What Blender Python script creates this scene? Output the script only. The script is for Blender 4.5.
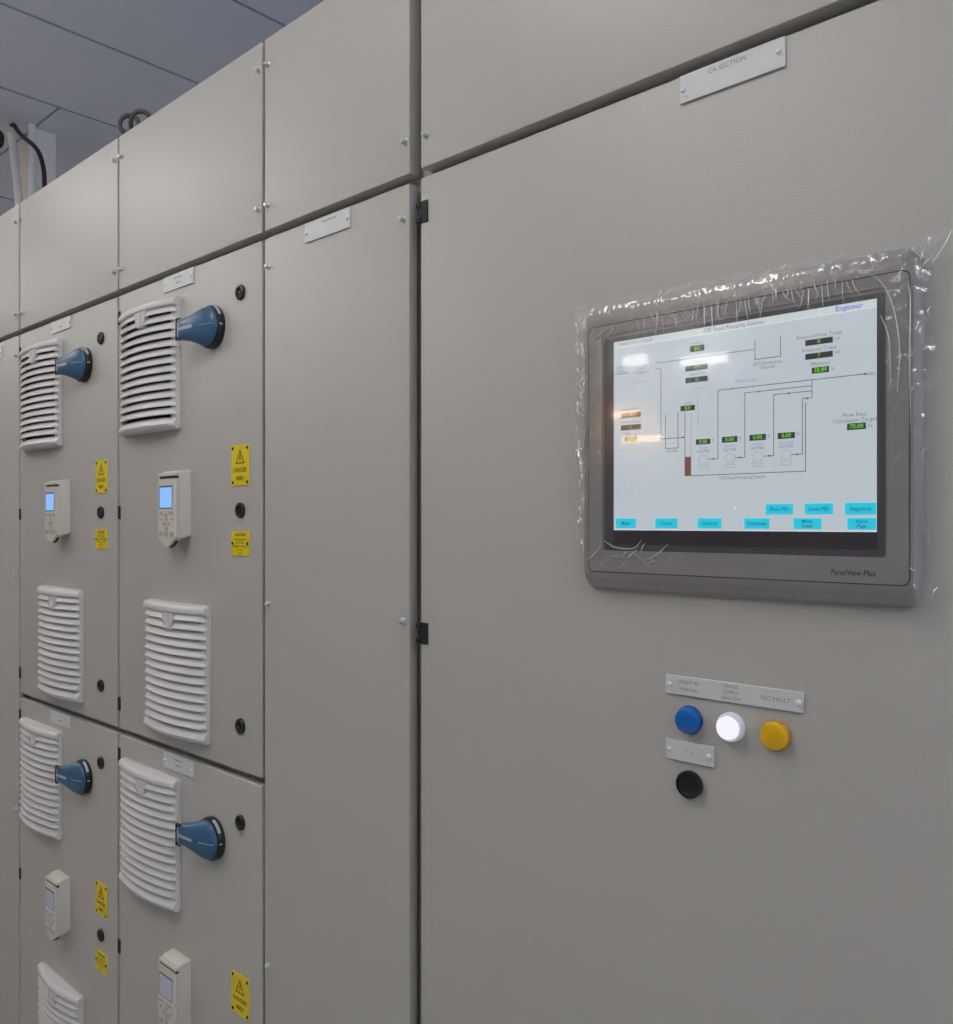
import bpy, bmesh, math, random
from mathutils import Vector, Matrix, noise

for o in list(bpy.data.objects):
    bpy.data.objects.remove(o, do_unlink=True)
SC = bpy.context.scene
COL = SC.collection
PI = math.pi
random.seed(7)

# ---------------------------------------------------------------- camera
cam_d = bpy.data.cameras.new('camera')
cam = bpy.data.objects.new('camera', cam_d)
COL.objects.link(cam)
cam.location = (0, -0.92, 1.60)
cam.rotation_euler = (PI/2, 0, math.radians(90-47.2576))
cam_d.sensor_fit = 'AUTO'
cam_d.sensor_width = 36
cam_d.lens = 865/1024*36
cam_d.shift_y = 10/1024
cam_d.clip_start = 0.02
SC.camera = cam

# ---------------------------------------------------------------- view, world
SC.view_settings.view_transform = 'Standard'
SC.view_settings.look = 'None'
SC.view_settings.exposure = 0.0
SC.view_settings.gamma = 1
SC.view_settings.use_curve_mapping = False
w = bpy.data.worlds.new('world'); SC.world = w; w.use_nodes = True
w.node_tree.nodes['Background'].inputs[0].default_value = (0.55, 0.68, 1.0, 1)
w.node_tree.nodes['Background'].inputs[1].default_value = 0.8
LAMP = 10.8           # radiance of the ceiling diffusers
LAMP_FAR = 8.5
COOL_LIGHT = 36.0      # watts of the cool light added at the right end to tint the ceiling

# ---------------------------------------------------------------- materials
def srgb(r, g, b):
    f = lambda c: (c/255/12.92) if c/255 <= 0.04045 else ((c/255+0.055)/1.055)**2.4
    return (f(r), f(g), f(b), 1)
def mat(name, col, rough=0.5, metal=0.0, spec=0.5, bump=None, coat=0, vary=None, emit=None, es=1.0):
    m = bpy.data.materials.new(name); m.use_nodes = True
    nt = m.node_tree; p = nt.nodes['Principled BSDF']
    p.inputs['Base Color'].default_value = col
    p.inputs['Roughness'].default_value = rough
    p.inputs['Metallic'].default_value = metal
    p.inputs['Specular IOR Level'].default_value = spec
    p.inputs['Coat Weight'].default_value = coat
    tc = nt.nodes.new('ShaderNodeTexCoord')
    if bump:
        n = nt.nodes.new('ShaderNodeTexNoise'); n.inputs['Scale'].default_value = bump[0]
        n.inputs['Detail'].default_value = 3
        b = nt.nodes.new('ShaderNodeBump'); b.inputs['Strength'].default_value = bump[1]
        b.inputs['Distance'].default_value = bump[2]
        nt.links.new(tc.outputs['Object'], n.inputs['Vector'])
        nt.links.new(n.outputs['Fac'], b.inputs['Height'])
        nt.links.new(b.outputs['Normal'], p.inputs['Normal'])
    if vary:
        n = nt.nodes.new('ShaderNodeTexNoise'); n.inputs['Scale'].default_value = vary[0]
        n.inputs['Detail'].default_value = 4
        r = nt.nodes.new('ShaderNodeMix'); r.data_type = 'RGBA'
        k = vary[1]
        r.inputs[6].default_value = tuple(c*(1-k) for c in col[:3])+(1,)
        r.inputs[7].default_value = tuple(min(1, c*(1+k)) for c in col[:3])+(1,)
        nt.links.new(tc.outputs['Object'], n.inputs['Vector'])
        nt.links.new(n.outputs['Fac'], r.inputs[0])
        nt.links.new(r.outputs[2], p.inputs['Base Color'])
    if emit:
        p.inputs['Emission Color'].default_value = emit
        p.inputs['Emission Strength'].default_value = es
    return m
def emis(name, col, s):
    return mat(name, (0.02, 0.02, 0.02, 1), 0.4, emit=col, es=s)

M = {}
M['paint'] = mat('light_grey_powder_coat', (0.505, 0.488, 0.450, 1), 0.37, bump=(620, 0.75, 0.0006), vary=(900, 0.05))
M['carcass'] = mat('cabinet_frame_paint', (0.45, 0.435, 0.40, 1), 0.45, bump=(600, 0.2, 0.0004))
M['vent'] = mat('pale_grey_plastic', srgb(216, 213, 212), 0.42, bump=(900, 0.1, 0.0003))
M['black'] = mat('black_plastic', (0.012, 0.012, 0.013, 1), 0.35)
M['blackm'] = mat('matt_black_rubber', (0.01, 0.01, 0.01, 1), 0.6)
M['filter'] = mat('dark_filter_mat', (0.012, 0.011, 0.01, 1), 0.95, bump=(800, 0.8, 0.001))
M['blue'] = mat('steel_blue_plastic', srgb(58, 98, 132), 0.38)
M['silver_print'] = mat('pale_grey_print', srgb(176, 184, 194), 0.5)
M['keypad'] = mat('warm_ivory_plastic', srgb(216, 210, 198), 0.45, bump=(900, 0.08, 0.0003))
M['key_btn'] = mat('ivory_rubber_button', srgb(196, 191, 181), 0.5)
M['key_mark'] = mat('grey_button_print', srgb(150, 146, 139), 0.6)
M['yellow'] = mat('yellow_sign_plastic', srgb(238, 211, 8), 0.4)
M['sign_ink'] = mat('dark_olive_ink', srgb(92, 80, 10), 0.6)
M['rivet'] = mat('dark_rivet', srgb(40, 36, 22), 0.5)
M['plate'] = mat('brushed_engraving_plate', srgb(216, 216, 217), 0.42, vary=(300, 0.03))
M['engrave'] = mat('grey_engraving', srgb(146, 146, 149), 0.7)
M['pscrew'] = mat('white_nylon_screw', srgb(232, 232, 234), 0.35)
M['zinc'] = mat('zinc_plated_steel', srgb(206, 212, 214), 0.3, metal=0.5)
M['bezel'] = mat('grey_bezel_plastic', srgb(152, 148, 143), 0.42, bump=(1200, 0.1, 0.0002))
M['bezelface'] = mat('grey_bezel_label', srgb(152, 148, 145), 0.40)
M['groove'] = mat('bezel_groove', srgb(60, 58, 56), 0.7)
M['lens_border'] = mat('charcoal_screen_border', srgb(80, 80, 84), 0.4)
M['lcd_off'] = mat('unlit_display_strip', srgb(44, 36, 38), 0.4)
M['text_dark'] = mat('bezel_print', srgb(60, 58, 56), 0.6)
M['wire'] = mat('black_cable_sheath', (0.012, 0.012, 0.012, 1), 0.4)
M['white_pvc'] = mat('white_pvc', srgb(240, 236, 228), 0.4)
M['grey_conduit'] = mat('grey_flexible_conduit', srgb(72, 70, 66), 0.45, bump=(300, 0.4, 0.001))
M['ceiling'] = mat('mineral_ceiling_tile', srgb(234, 236, 246), 0.9, bump=(90, 0.5, 0.002), vary=(3.5, 0.05))
M['grid'] = mat('ceiling_grid_metal', srgb(158, 162, 174), 0.6)
M['wall'] = mat('blue_white_wall_paint', srgb(214, 216, 224), 0.85, vary=(2, 0.03))
M['floor'] = mat('grey_floor_vinyl', srgb(178, 176, 172), 0.5, vary=(20, 0.08))
M['lamp'] = emis('fluorescent_diffuser', (1.0, 0.96, 0.89, 1), LAMP)
M['lamp_far'] = emis('fluorescent_tube', (1.0, 0.96, 0.90, 1), LAMP_FAR)
M['lamp_warm'] = emis('warm_tube', (1.0, 0.56, 0.30, 1), 15.0)
M['lampframe'] = mat('white_lamp_frame', srgb(230, 230, 230), 0.5)
M['led_blue'] = mat('blue_lens', srgb(0, 104, 192), 0.22, coat=0.4)
M['led_blue_rim'] = mat('dark_blue_collar', srgb(4, 76, 160), 0.35)
M['led_yellow'] = mat('amber_lens', srgb(236, 182, 6), 0.22, coat=0.4)
M['led_yellow_rim'] = mat('amber_collar', srgb(205, 140, 6), 0.35)
M['led_white'] = emis('lit_white_lens', (0.90, 0.91, 1.0, 1), 0.98)
M['led_white_rim'] = mat('translucent_white_collar', srgb(225, 225, 238), 0.3, emit=(0.85, 0.86, 1, 1), es=0.10)
M['scr_bg'] = emis('lit_display', srgb(186, 196, 203), 1.06)
M['scr_hdr'] = emis('display_header', srgb(196, 205, 207), 1.08)
M['scr_line'] = emis('display_dark_line', srgb(96, 100, 106), 0.5)
M['scr_text'] = emis('display_grey_text', srgb(120, 126, 134), 0.8)
M['scr_white'] = emis('display_white_line', srgb(228, 236, 240), 0.95)
M['scr_faint'] = emis('display_faint_line', srgb(152, 160, 168), 0.9)
M['scr_blue'] = emis('display_blue_text', srgb(96, 118, 226), 0.9)
M['scr_lilac'] = emis('display_lilac_text', srgb(150, 158, 220), 0.9)
M['scr_cyan'] = emis('display_cyan_button', srgb(14, 198, 226), 1.05)
M['scr_cyanhi'] = emis('display_button_edge', srgb(150, 232, 244), 0.95)
M['scr_btntext'] = emis('display_button_text', srgb(20, 96, 118), 0.8)
M['scr_black'] = emis('display_value_box', srgb(42, 46, 46), 0.8)
M['scr_green'] = emis('display_green_digits', srgb(110, 214, 30), 0.95)
M['scr_brown'] = emis('display_brown_level', srgb(130, 78, 64), 0.8)
M['lcd_blue'] = emis('backlit_blue_display', srgb(140, 190, 255), 0.95)
M['lcd_grey'] = mat('unlit_pale_display', srgb(206, 206, 222), 0.25)
M['lcd_rim'] = mat('blue_display_rim', srgb(88, 112, 150), 0.4)

def film_material(name, base, extra, rough):
    m = bpy.data.materials.new(name); m.use_nodes = True
    nt = m.node_tree; nt.nodes.clear()
    out = nt.nodes.new('ShaderNodeOutputMaterial')
    tr = nt.nodes.new('ShaderNodeBsdfTransparent'); tr.inputs[0].default_value = (0.985, 0.985, 0.985, 1)
    gl = nt.nodes.new('ShaderNodeBsdfGlossy'); gl.inputs['Roughness'].default_value = rough
    gl.inputs[0].default_value = (1, 1, 1, 1)
    mx = nt.nodes.new('ShaderNodeMixShader')
    # Schlick reflectance from |N.I|, the same from both sides of a thin sheet
    ge = nt.nodes.new('ShaderNodeNewGeometry')
    dt = nt.nodes.new('ShaderNodeVectorMath'); dt.operation = 'DOT_PRODUCT'
    nt.links.new(ge.outputs['Normal'], dt.inputs[0]); nt.links.new(ge.outputs['Incoming'], dt.inputs[1])
    prev = dt.outputs['Value']
    for op, a_, swap in (('ABSOLUTE', None, False), ('SUBTRACT', 1.0, True), ('POWER', 5.0, False), ('MULTIPLY_ADD', 0.93, False)):
        q = nt.nodes.new('ShaderNodeMath'); q.operation = op
        if swap: q.inputs[0].default_value = a_; nt.links.new(prev, q.inputs[1])
        else:
            nt.links.new(prev, q.inputs[0])
            if a_ is not None: q.inputs[1].default_value = a_
        if op == 'MULTIPLY_ADD': q.inputs[2].default_value = 0.07
        prev = q.outputs[0]
    fr = q
    mul = nt.nodes.new('ShaderNodeMath'); mul.operation = 'MULTIPLY_ADD'; mul.use_clamp = True
    mul.inputs[1].default_value = base; mul.inputs[2].default_value = extra
    nt.links.new(fr.outputs[0], mul.inputs[0])
    nt.links.new(mul.outputs[0], mx.inputs[0])
    nt.links.new(tr.outputs[0], mx.inputs[1]); nt.links.new(gl.outputs[0], mx.inputs[2])
    nt.links.new(mx.outputs[0], out.inputs[0])
    return m
M['glass'] = film_material('display_glass', 0.8, 0.0, 0.035)
M['film'] = film_material('clear_plastic_film', 1.0, 0.02, 0.13)
def crease_glint_material():
    m = bpy.data.materials.new('white_crease_glint'); m.use_nodes = True
    nt = m.node_tree; nt.nodes.clear()
    N = nt.nodes.new; L = nt.links.new
    out = N('ShaderNodeOutputMaterial'); df = N('ShaderNodeBsdfDiffuse'); tl = N('ShaderNodeBsdfTranslucent')
    gl = N('ShaderNodeBsdfGlossy'); tr = N('ShaderNodeBsdfTransparent')
    for n_ in (df, tl, gl): n_.inputs[0].default_value = (0.97, 0.95, 0.94, 1)
    gl.inputs['Roughness'].default_value = 0.25
    m1, m2, m3 = N('ShaderNodeMixShader'), N('ShaderNodeMixShader'), N('ShaderNodeMixShader')
    m1.inputs[0].default_value = 0.35; m2.inputs[0].default_value = 0.35; m3.inputs[0].default_value = 0.88
    L(df.outputs[0], m1.inputs[1]); L(tl.outputs[0], m1.inputs[2])
    L(m1.outputs[0], m2.inputs[1]); L(gl.outputs[0], m2.inputs[2])
    L(tr.outputs[0], m3.inputs[1]); L(m2.outputs[0], m3.inputs[2]); L(m3.outputs[0], out.inputs[0])
    return m
M['crease_glint'] = crease_glint_material()  # highlights on the film put into a pale colour

# ---------------------------------------------------------------- mesh helpers
def box(bm, x0, x1, y0, y1, z0, z1, bev=0, seg=2):
    t = bmesh.new()
    bmesh.ops.create_cube(t, size=1)
    for v in t.verts:
        v.co = Vector(((x0+x1)/2+v.co.x*(x1-x0), (y0+y1)/2+v.co.y*(y1-y0), (z0+z1)/2+v.co.z*(z1-z0)))
    if bev:
        bmesh.ops.bevel(t, geom=list(t.edges), offset=bev, segments=seg, affect='EDGES', profile=0.6)
    join(bm, t)
def join(bm, t):
    me = bpy.data.meshes.new('t'); t.to_mesh(me); t.free(); bm.from_mesh(me); bpy.data.meshes.remove(me)
def lathe(bm, prof, cx=0, cz=0, n=32, sx=1.0, sz=1.0):
    # prof: list of (radius, out) ; axis is -Y
    rings = []
    for r, o in prof:
        if r < 1e-6:
            rings.append([bm.verts.new((cx, -o, cz))])
        else:
            rings.append([bm.verts.new((cx+r*sx*math.cos(2*PI*k/n), -o, cz+r*sz*math.sin(2*PI*k/n))) for k in range(n)])
    for a, b in zip(rings, rings[1:]):
        for k in range(n):
            k2 = (k+1) % n
            if len(a) == 1 and len(b) == 1: continue
            if len(a) == 1: bm.faces.new((a[0], b[k2], b[k]))
            elif len(b) == 1: bm.faces.new((a[k], a[k2], b[0]))
            else: bm.faces.new((a[k], a[k2], b[k2], b[k]))
def prism(bm, pts, o0, o1):
    # polygon pts (x,z) extruded between out o0 and o1
    a = [bm.verts.new((x, -o0, z)) for x, z in pts]
    b = [bm.verts.new((x, -o1, z)) for x, z in pts]
    n = len(pts)
    bm.faces.new(a[::-1]); bm.faces.new(b)
    for k in range(n):
        bm.faces.new((a[k], a[(k+1) % n], b[(k+1) % n], b[k]))
def rrect(x0, x1, z0, z1, r, n=5):
    out = []
    for cx, cz, a0 in ((x1-r, z1-r, 0), (x0+r, z1-r, 90), (x0+r, z0+r, 180), (x1-r, z0+r, 270)):
        for k in range(n+1):
            a = math.radians(a0+90*k/n)
            out.append((cx+r*math.cos(a), cz+r*math.sin(a)))
    return out
def loft(bm, loops, cap0=True, cap1=True):
    rs = [[bm.verts.new(p) for p in L] for L in loops]
    n = len(rs[0])
    for a, b in zip(rs, rs[1:]):
        for k in range(n):
            bm.faces.new((a[k], a[(k+1) % n], b[(k+1) % n], b[k]))
    if cap0: bm.faces.new(rs[0][::-1])
    if cap1: bm.faces.new(rs[-1])
def tube(bm, pts, r, n=10, closed=False):
    pts = [Vector(p) for p in pts]; N = len(pts); rings = []
    up = Vector((0.13, 0.27, 0.95)).normalized()
    for i, p in enumerate(pts):
        if closed: t = pts[(i+1) % N]-pts[i-1]
        else: t = pts[min(i+1, N-1)]-pts[max(i-1, 0)]
        t.normalize()
        a = t.cross(up)
        if a.length < 1e-3: a = t.cross(Vector((1, 0, 0)))
        a.normalize(); b = t.cross(a).normalized()
        if rings:
            pass
        rr = r[i] if isinstance(r, (list, tuple)) else r
        rings.append([bm.verts.new(p+a*rr*math.cos(2*PI*k/n)+b*rr*math.sin(2*PI*k/n)) for k in range(n)])
    for i in range(N if closed else N-1):
        A, B = rings[i], rings[(i+1) % N]
        for k in range(n):
            bm.faces.new((A[k], A[(k+1) % n], B[(k+1) % n], B[k]))
    if not closed:
        bm.faces.new(rings[0][::-1]); bm.faces.new(rings[-1])
def spline(ctrl, n=8):
    P = [Vector(c) for c in ctrl]; P = [2*P[0]-P[1]]+P+[2*P[-1]-P[-2]]; out = []
    for i in range(1, len(P)-2):
        for k in range(n):
            t = k/n
            out.append(0.5*((2*P[i])+(-P[i-1]+P[i+1])*t+(2*P[i-1]-5*P[i]+4*P[i+1]-P[i+2])*t*t+(-P[i-1]+3*P[i]-3*P[i+1]+P[i+2])*t**3))
    out.append(P[-2]); return out
def text(bm, body, size, cx, cz, out, align='CENTER', bold=0.0, xs=1.0):
    c = bpy.data.curves.new('t', 'FONT'); c.body = body; c.size = size; c.align_x = align
    c.align_y = 'CENTER'; c.offset = bold; c.resolution_u = 2; c.space_line = 0.95
    o = bpy.data.objects.new('t', c); COL.objects.link(o)
    bpy.context.view_layer.update()
    me = bpy.data.meshes.new_from_object(o.evaluated_get(bpy.context.evaluated_depsgraph_get()))
    me.transform(Matrix.Translation((cx, -out, cz)) @ Matrix.Rotation(PI/2, 4, 'X') @ Matrix.Diagonal((xs, 1, 1, 1)))
    bm.from_mesh(me); bpy.data.meshes.remove(me)
    bpy.data.objects.remove(o); bpy.data.curves.remove(c)
def obj(name, bm, material, parent=None, smooth=True, angle=35, recalc=True):
    if recalc: bmesh.ops.recalc_face_normals(bm, faces=list(bm.faces))
    me = bpy.data.meshes.new(name); bm.to_mesh(me); bm.free()
    me.materials.append(material)
    if smooth:
        me.polygons.foreach_set('use_smooth', [True]*len(me.polygons))
        me.set_sharp_from_angle(angle=math.radians(angle))
    o = bpy.data.objects.new(name, me); COL.objects.link(o)
    if parent: o.parent = parent
    return o
def B(): return bmesh.new()
def thing(name, label, cat, loc=(0, 0, 0), group=None):
    o = bpy.data.objects.new(name, None); COL.objects.link(o)
    o.location = loc; o.empty_display_size = 0.05
    return tag(o, label, cat, group)
def tag(o, label, cat, group=None):
    o['label'] = label; o['category'] = cat
    if group: o['group'] = group
    return o
def struct(name, bm, m):
    o = obj(name, bm, m); o['kind'] = 'structure'; return o
def dup(root, loc, label, group=None):
    r = root.copy(); COL.objects.link(r); r.location = loc; r['label'] = label
    if group: r['group'] = group
    for ch in list(root.children):
        c = ch.copy(); COL.objects.link(c); c.parent = r
        for g in ch.children:
            d = g.copy(); COL.objects.link(d); d.parent = c
    return r

# ---------------------------------------------------------------- the room
CZ = 3.30
XL, XR, YF, YB = -9.6, 2.6, -9.6, 1.25
b = B(); box(b, XL, XR, YF, YB, -0.1, 0); struct('floor', b, M['floor'])
b = B(); box(b, XL, XR, YF, YB, CZ, CZ+0.1); struct('ceiling', b, M['ceiling'])
b = B(); box(b, XL, XR, YB, YB+0.1, -0.1, CZ+0.1); struct('wall_back', b, M['wall'])
b = B(); box(b, XL, XR, YF-0.1, YF, -0.1, CZ+0.1); struct('wall_front', b, M['wall'])
b = B(); box(b, XL-0.1, XL, YF, YB, -0.1, CZ+0.1); struct('wall_left', b, M['wall'])
b = B()
WY0, WY1, WZ0, WZ1 = -0.35, 1.05, 1.55, 3.05
box(b, XR, XR+0.1, YF, YB, -0.1, WZ0); box(b, XR, XR+0.1, YF, YB, WZ1, CZ+0.1)
box(b, XR, XR+0.1, YF, WY0, WZ0, WZ1); box(b, XR, XR+0.1, WY1, YB, WZ0, WZ1)
struct('wall_right', b, M['wall'])
b = B()
for (p, q, r_, t_) in ((WY0, WY1, WZ0, WZ0+0.05), (WY0, WY1, WZ1-0.05, WZ1), (WY0, WY0+0.05, WZ0+0.05, WZ1-0.05), (WY1-0.05, WY1, WZ0+0.05, WZ1-0.05), (0.33, 0.37, WZ0+0.05, WZ1-0.05)):
    box(b, XR+0.02, XR+0.08, p, q, r_, t_)
struct('added_window_1', b, M['lampframe'])  # unseen window, added as the opening for the cool light
dl = bpy.data.lights.new('added_cool_light', 'AREA'); dl.shape = 'RECTANGLE'; dl.size = WZ1-WZ0-0.1; dl.size_y = WY1-WY0-0.1  # added light that turns the ceiling above the cabinets bluish
dl.energy = COOL_LIGHT; dl.color = (0.50, 0.68, 1.0)
dlo = bpy.data.objects.new('added_cool_light', dl); COL.objects.link(dlo)
dlo.location = (XR+0.01, (WY0+WY1)/2, (WZ0+WZ1)/2); dlo.rotation_euler = (0, PI/2, 0)
n = 0
for X in (-0.69, -1.29, -1.89, -2.49, -3.065, -3.66, -4.89, -6.09):
    n += 1
    b = B(); box(b, X-0.0045, X+0.0045, YF, YB, CZ-0.003, CZ+0.002); struct('trim_%d' % n, b, M['grid'])
n += 1
b = B(); box(b, -4.89, -3.66, 0.519, 0.527, CZ-0.004, CZ+0.002); struct('trim_%d' % n, b, M['grid'])

def ceiling_light(x, y, sx, sy, m, label, group, z=3.06, proud=0.055):
    t = thing('ceiling_light', label, 'ceiling light', (x, y, z), group)
    f = B(); box(f, -sx/2, sx/2, -sy/2, sy/2, -proud, proud*0.4, 0.012, 2)
    obj('diffuser', f, m, t)
    along_y = sy > sx
    for q in (-1, 1):
        f = B()
        if along_y: box(f, -sx/2-0.006, sx/2+0.006, q*(sy/2+0.008)-0.008, q*(sy/2+0.008)+0.008, -proud-0.004, proud*0.4+0.006, 0.002, 1)
        else: box(f, q*(sx/2+0.008)-0.008, q*(sx/2+0.008)+0.008, -sy/2-0.006, sy/2+0.006, -proud-0.004, proud*0.4+0.006, 0.002, 1)
        obj('end_cap', f, M['lampframe'], t)
        f = B(); px_, py_ = (0, q*sy*0.42) if along_y else (q*sx*0.42, 0)
        tube(f, [(px_, py_, proud*0.4-0.002), (px_, py_, CZ-z)], 0.003, 8)
        obj('suspension_wire', f, M['zinc'], t)
G = 'ceiling lights over the aisle, seen as glow on the panels'
for x, lab in ((1.9, 'nearest the touchscreen end'), (-1.20, 'opposite the vented cabinets'), (-3.75, 'whose glow lies on the far cover panels'), (-6.2, 'furthest along the aisle')):
    ceiling_light(x, -1.22, 0.24, 1.25, M['lamp'], 'white hanging light over the aisle, the one ' + lab, G)
G = 'far ceiling lights mirrored in the touchscreen'
for x, y, lab in ((-4.18, -5.76, 'shorter one of the back pair'), (-3.72, -6.15, 'longer one of the back pair'), (-1.6, -3.9, 'middle row centre'), (-5.9, -3.9, 'middle row far end'), (0.9, -3.9, 'middle row near end')):
    ceiling_light(x, y, {-4.18: 0.26, -3.72: 0.46}.get(x, 1.0), 0.10, M['lamp_far'], 'narrow white light deep in the room, ' + lab, G)
for x, z, w_, lab in ((-6.78, 3.13, 0.42, 'upper'), (-6.50, 2.76, 0.62, 'lower')):
    t = thing('wall_lamp', 'warm orange strip lamp on the far wall, the %s one of two' % lab, 'wall lamp', (x, YF, z))
    f = B(); box(f, -w_/2-0.02, w_/2+0.02, 0, 0.04, -0.05, 0.05, 0.006); obj('housing', f, M['lampframe'], t)
    f = B(); box(f, -w_/2, w_/2, 0.04, 0.065, -0.035, 0.035, 0.01); obj('diffuser', f, M['lamp_warm'], t)

# ---------------------------------------------------------------- cabinets
DT = 2.129     # door top
SEAM = 1.026   # height pitch of the two stacked doors
UT = 2.503     # top of the upper cover panels
DEPTH = 0.50
def quarter_turn(bm, x, z, r=0.0043):
    lathe(bm, [(r+0.0012, 0.0), (r+0.0012, 0.0012), (r, 0.002), (r, 0.0065), (r*0.75, 0.0082), (0, 0.0086)], x, z, 14)
def add_screw(x, z, parent):
    f = B(); quarter_turn(f, x, z)
    return obj('screw', f, M['zinc'], parent)
def add_lock(x, z, parent):
    f = B()
    lathe(f, [(0.0150, 0), (0.0150, 0.0035), (0.0138, 0.0052), (0.0105, 0.0056), (0.0092, 0.0040), (0.0088, 0.0015), (0.0, 0.0015)], x, z, 28)
    prism(f, [(x-0.0045, z-0.0022), (x+0.0045, z-0.0022), (x+0.0045, z+0.0022), (x-0.0045, z+0.0022)], 0.0014, 0.0046)
    lk = obj('door_lock', f, M['black'], parent)
    lk['label'] = 'round black lock insert'
    return lk
def add_hinge(x, z, parent, h=0.031, w_=0.0072):
    f = B()
    box(f, x-0.0042, x+w_, -0.0022, 0.012, z-h/2, z+h/2, 0.0006, 1)
    if w_ > 0.012:
        for k in (-0.34, 0.34):
            box(f, x-0.0075, x+0.002, -0.0040, 0.006, z+h*k-0.0035, z+h*k+0.0035, 0.0008, 1)
    hg = obj('hinge', f, M['blackm'], parent); hg['label'] = 'black plastic hinge'
    return hg
def panel(name, x0, x1, z0, z1, thick, parent):
    f = B(); box(f, x0, x1, 0, thick, z0, z1, 0.0022, 3)
    return obj(name, f, M['paint'], parent)
def cabinet(label, x0, x1, cx0, cx1, stacked, upper_screws, hinges=(), locks=(), door_screws=(), lock_x=0.0):
    t = thing('electrical_cabinet', label, 'electrical cabinet', ((cx0+cx1)/2, 0, 0), 'row of grey switchgear cabinets')
    off = -(cx0+cx1)/2
    f = B()
    box(f, cx0+off+0.0005, cx1+off-0.0005, 0.026, DEPTH, 0.10, UT-0.012, 0.002, 1)
    obj('carcass', f, M['carcass'], t)
    f = B(); box(f, cx0+off+0.003, cx1+off-0.003, 0.03, DEPTH-0.03, 0, 0.10)
    obj('plinth', f, M['groove'], t)
    up = panel('cover_panel', x0+off, x1+off, DT+0.015, UT, 0.0255, t)
    for x, z in upper_screws: add_screw(x+off, z, up)
    if stacked:
        d1 = panel('door', x0+off, x1+off, DT-SEAM+0.015, DT, 0.018, t)
        d2 = panel('door', x0+off, x1+off, 0.11, DT-SEAM, 0.018, t)
        for z in (2.077, 1.622, 1.175):
            add_hinge(x0+off, z, d1)
        for z in (1.056, 0.607, 0.16):
            add_hinge(x0+off, z, d2)
        for z in (2.044, 1.6228, 1.205):
            add_lock(lock_x+off, z, d1)
        for z in (1.0185, 0.602, 0.18):
            add_lock(lock_x+off, z, d2)
    else:
        d1 = panel('door', x0+off, x1+off, 0.11, DT, 0.018, t)
        for x, z in door_screws: add_screw(x+off, z, d1)
        for x, z in hinges: add_hinge(x+off, z, d1, 0.033, 0.0165)
    return t
b0, b1, b2, b3, b4 = -3.003, -2.611, -1.9945, -1.3945, -0.989
g = 0.0048
US = (2.453, 2.190)
cabinet('narrow plain grey cabinet at the far left edge of the row', b0+g, b1-g, b0, b1, False,
        [(b1-0.022, z) for z in US]+[(b0+0.022, z) for z in US], door_screws=[(b1-0.022, z) for z in (2.073, 1.447, 0.785)])
cabinet('grey cabinet with two stacked doors, further from the camera of the two with vents', b1+g, b2-g, b1, b2, True,
        [(b2-0.018, z) for z in US]+[(b1+0.012, z) for z in US], lock_x=-2.084)
cabinet('grey cabinet with two stacked doors, nearer of the two with vents and blue switches', b2+g, b3-g, b2, b3, True,
        [(b3-0.015, z) for z in US]+[(b2+0.016, z) for z in US], lock_x=-1.4705)
cabinet('narrow plain grey cabinet between the vented doors and the touchscreen door', b3+g, -0.993, b3, b4, False,
        [(b3+0.016, z) for z in US]+[(-1.002, z+0.006) for z in US],
        door_screws=[(b3+0.018, 2.075), (b3+0.018, 1.448), (b3+0.018, 0.775), (-1.006, 2.075), (-1.006, 1.4445), (-1.006, 0.775)])
cabinet('wide grey cabinet carrying the touchscreen, nearest the camera', -0.967, 0.035, b4, 0.04, False,
        [(-0.955, z+0.003) for z in US]+[(0.02, z) for z in US],
        hinges=[(-0.967, 2.076), (-0.967, 1.429), (-0.967, 0.78)])

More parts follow.
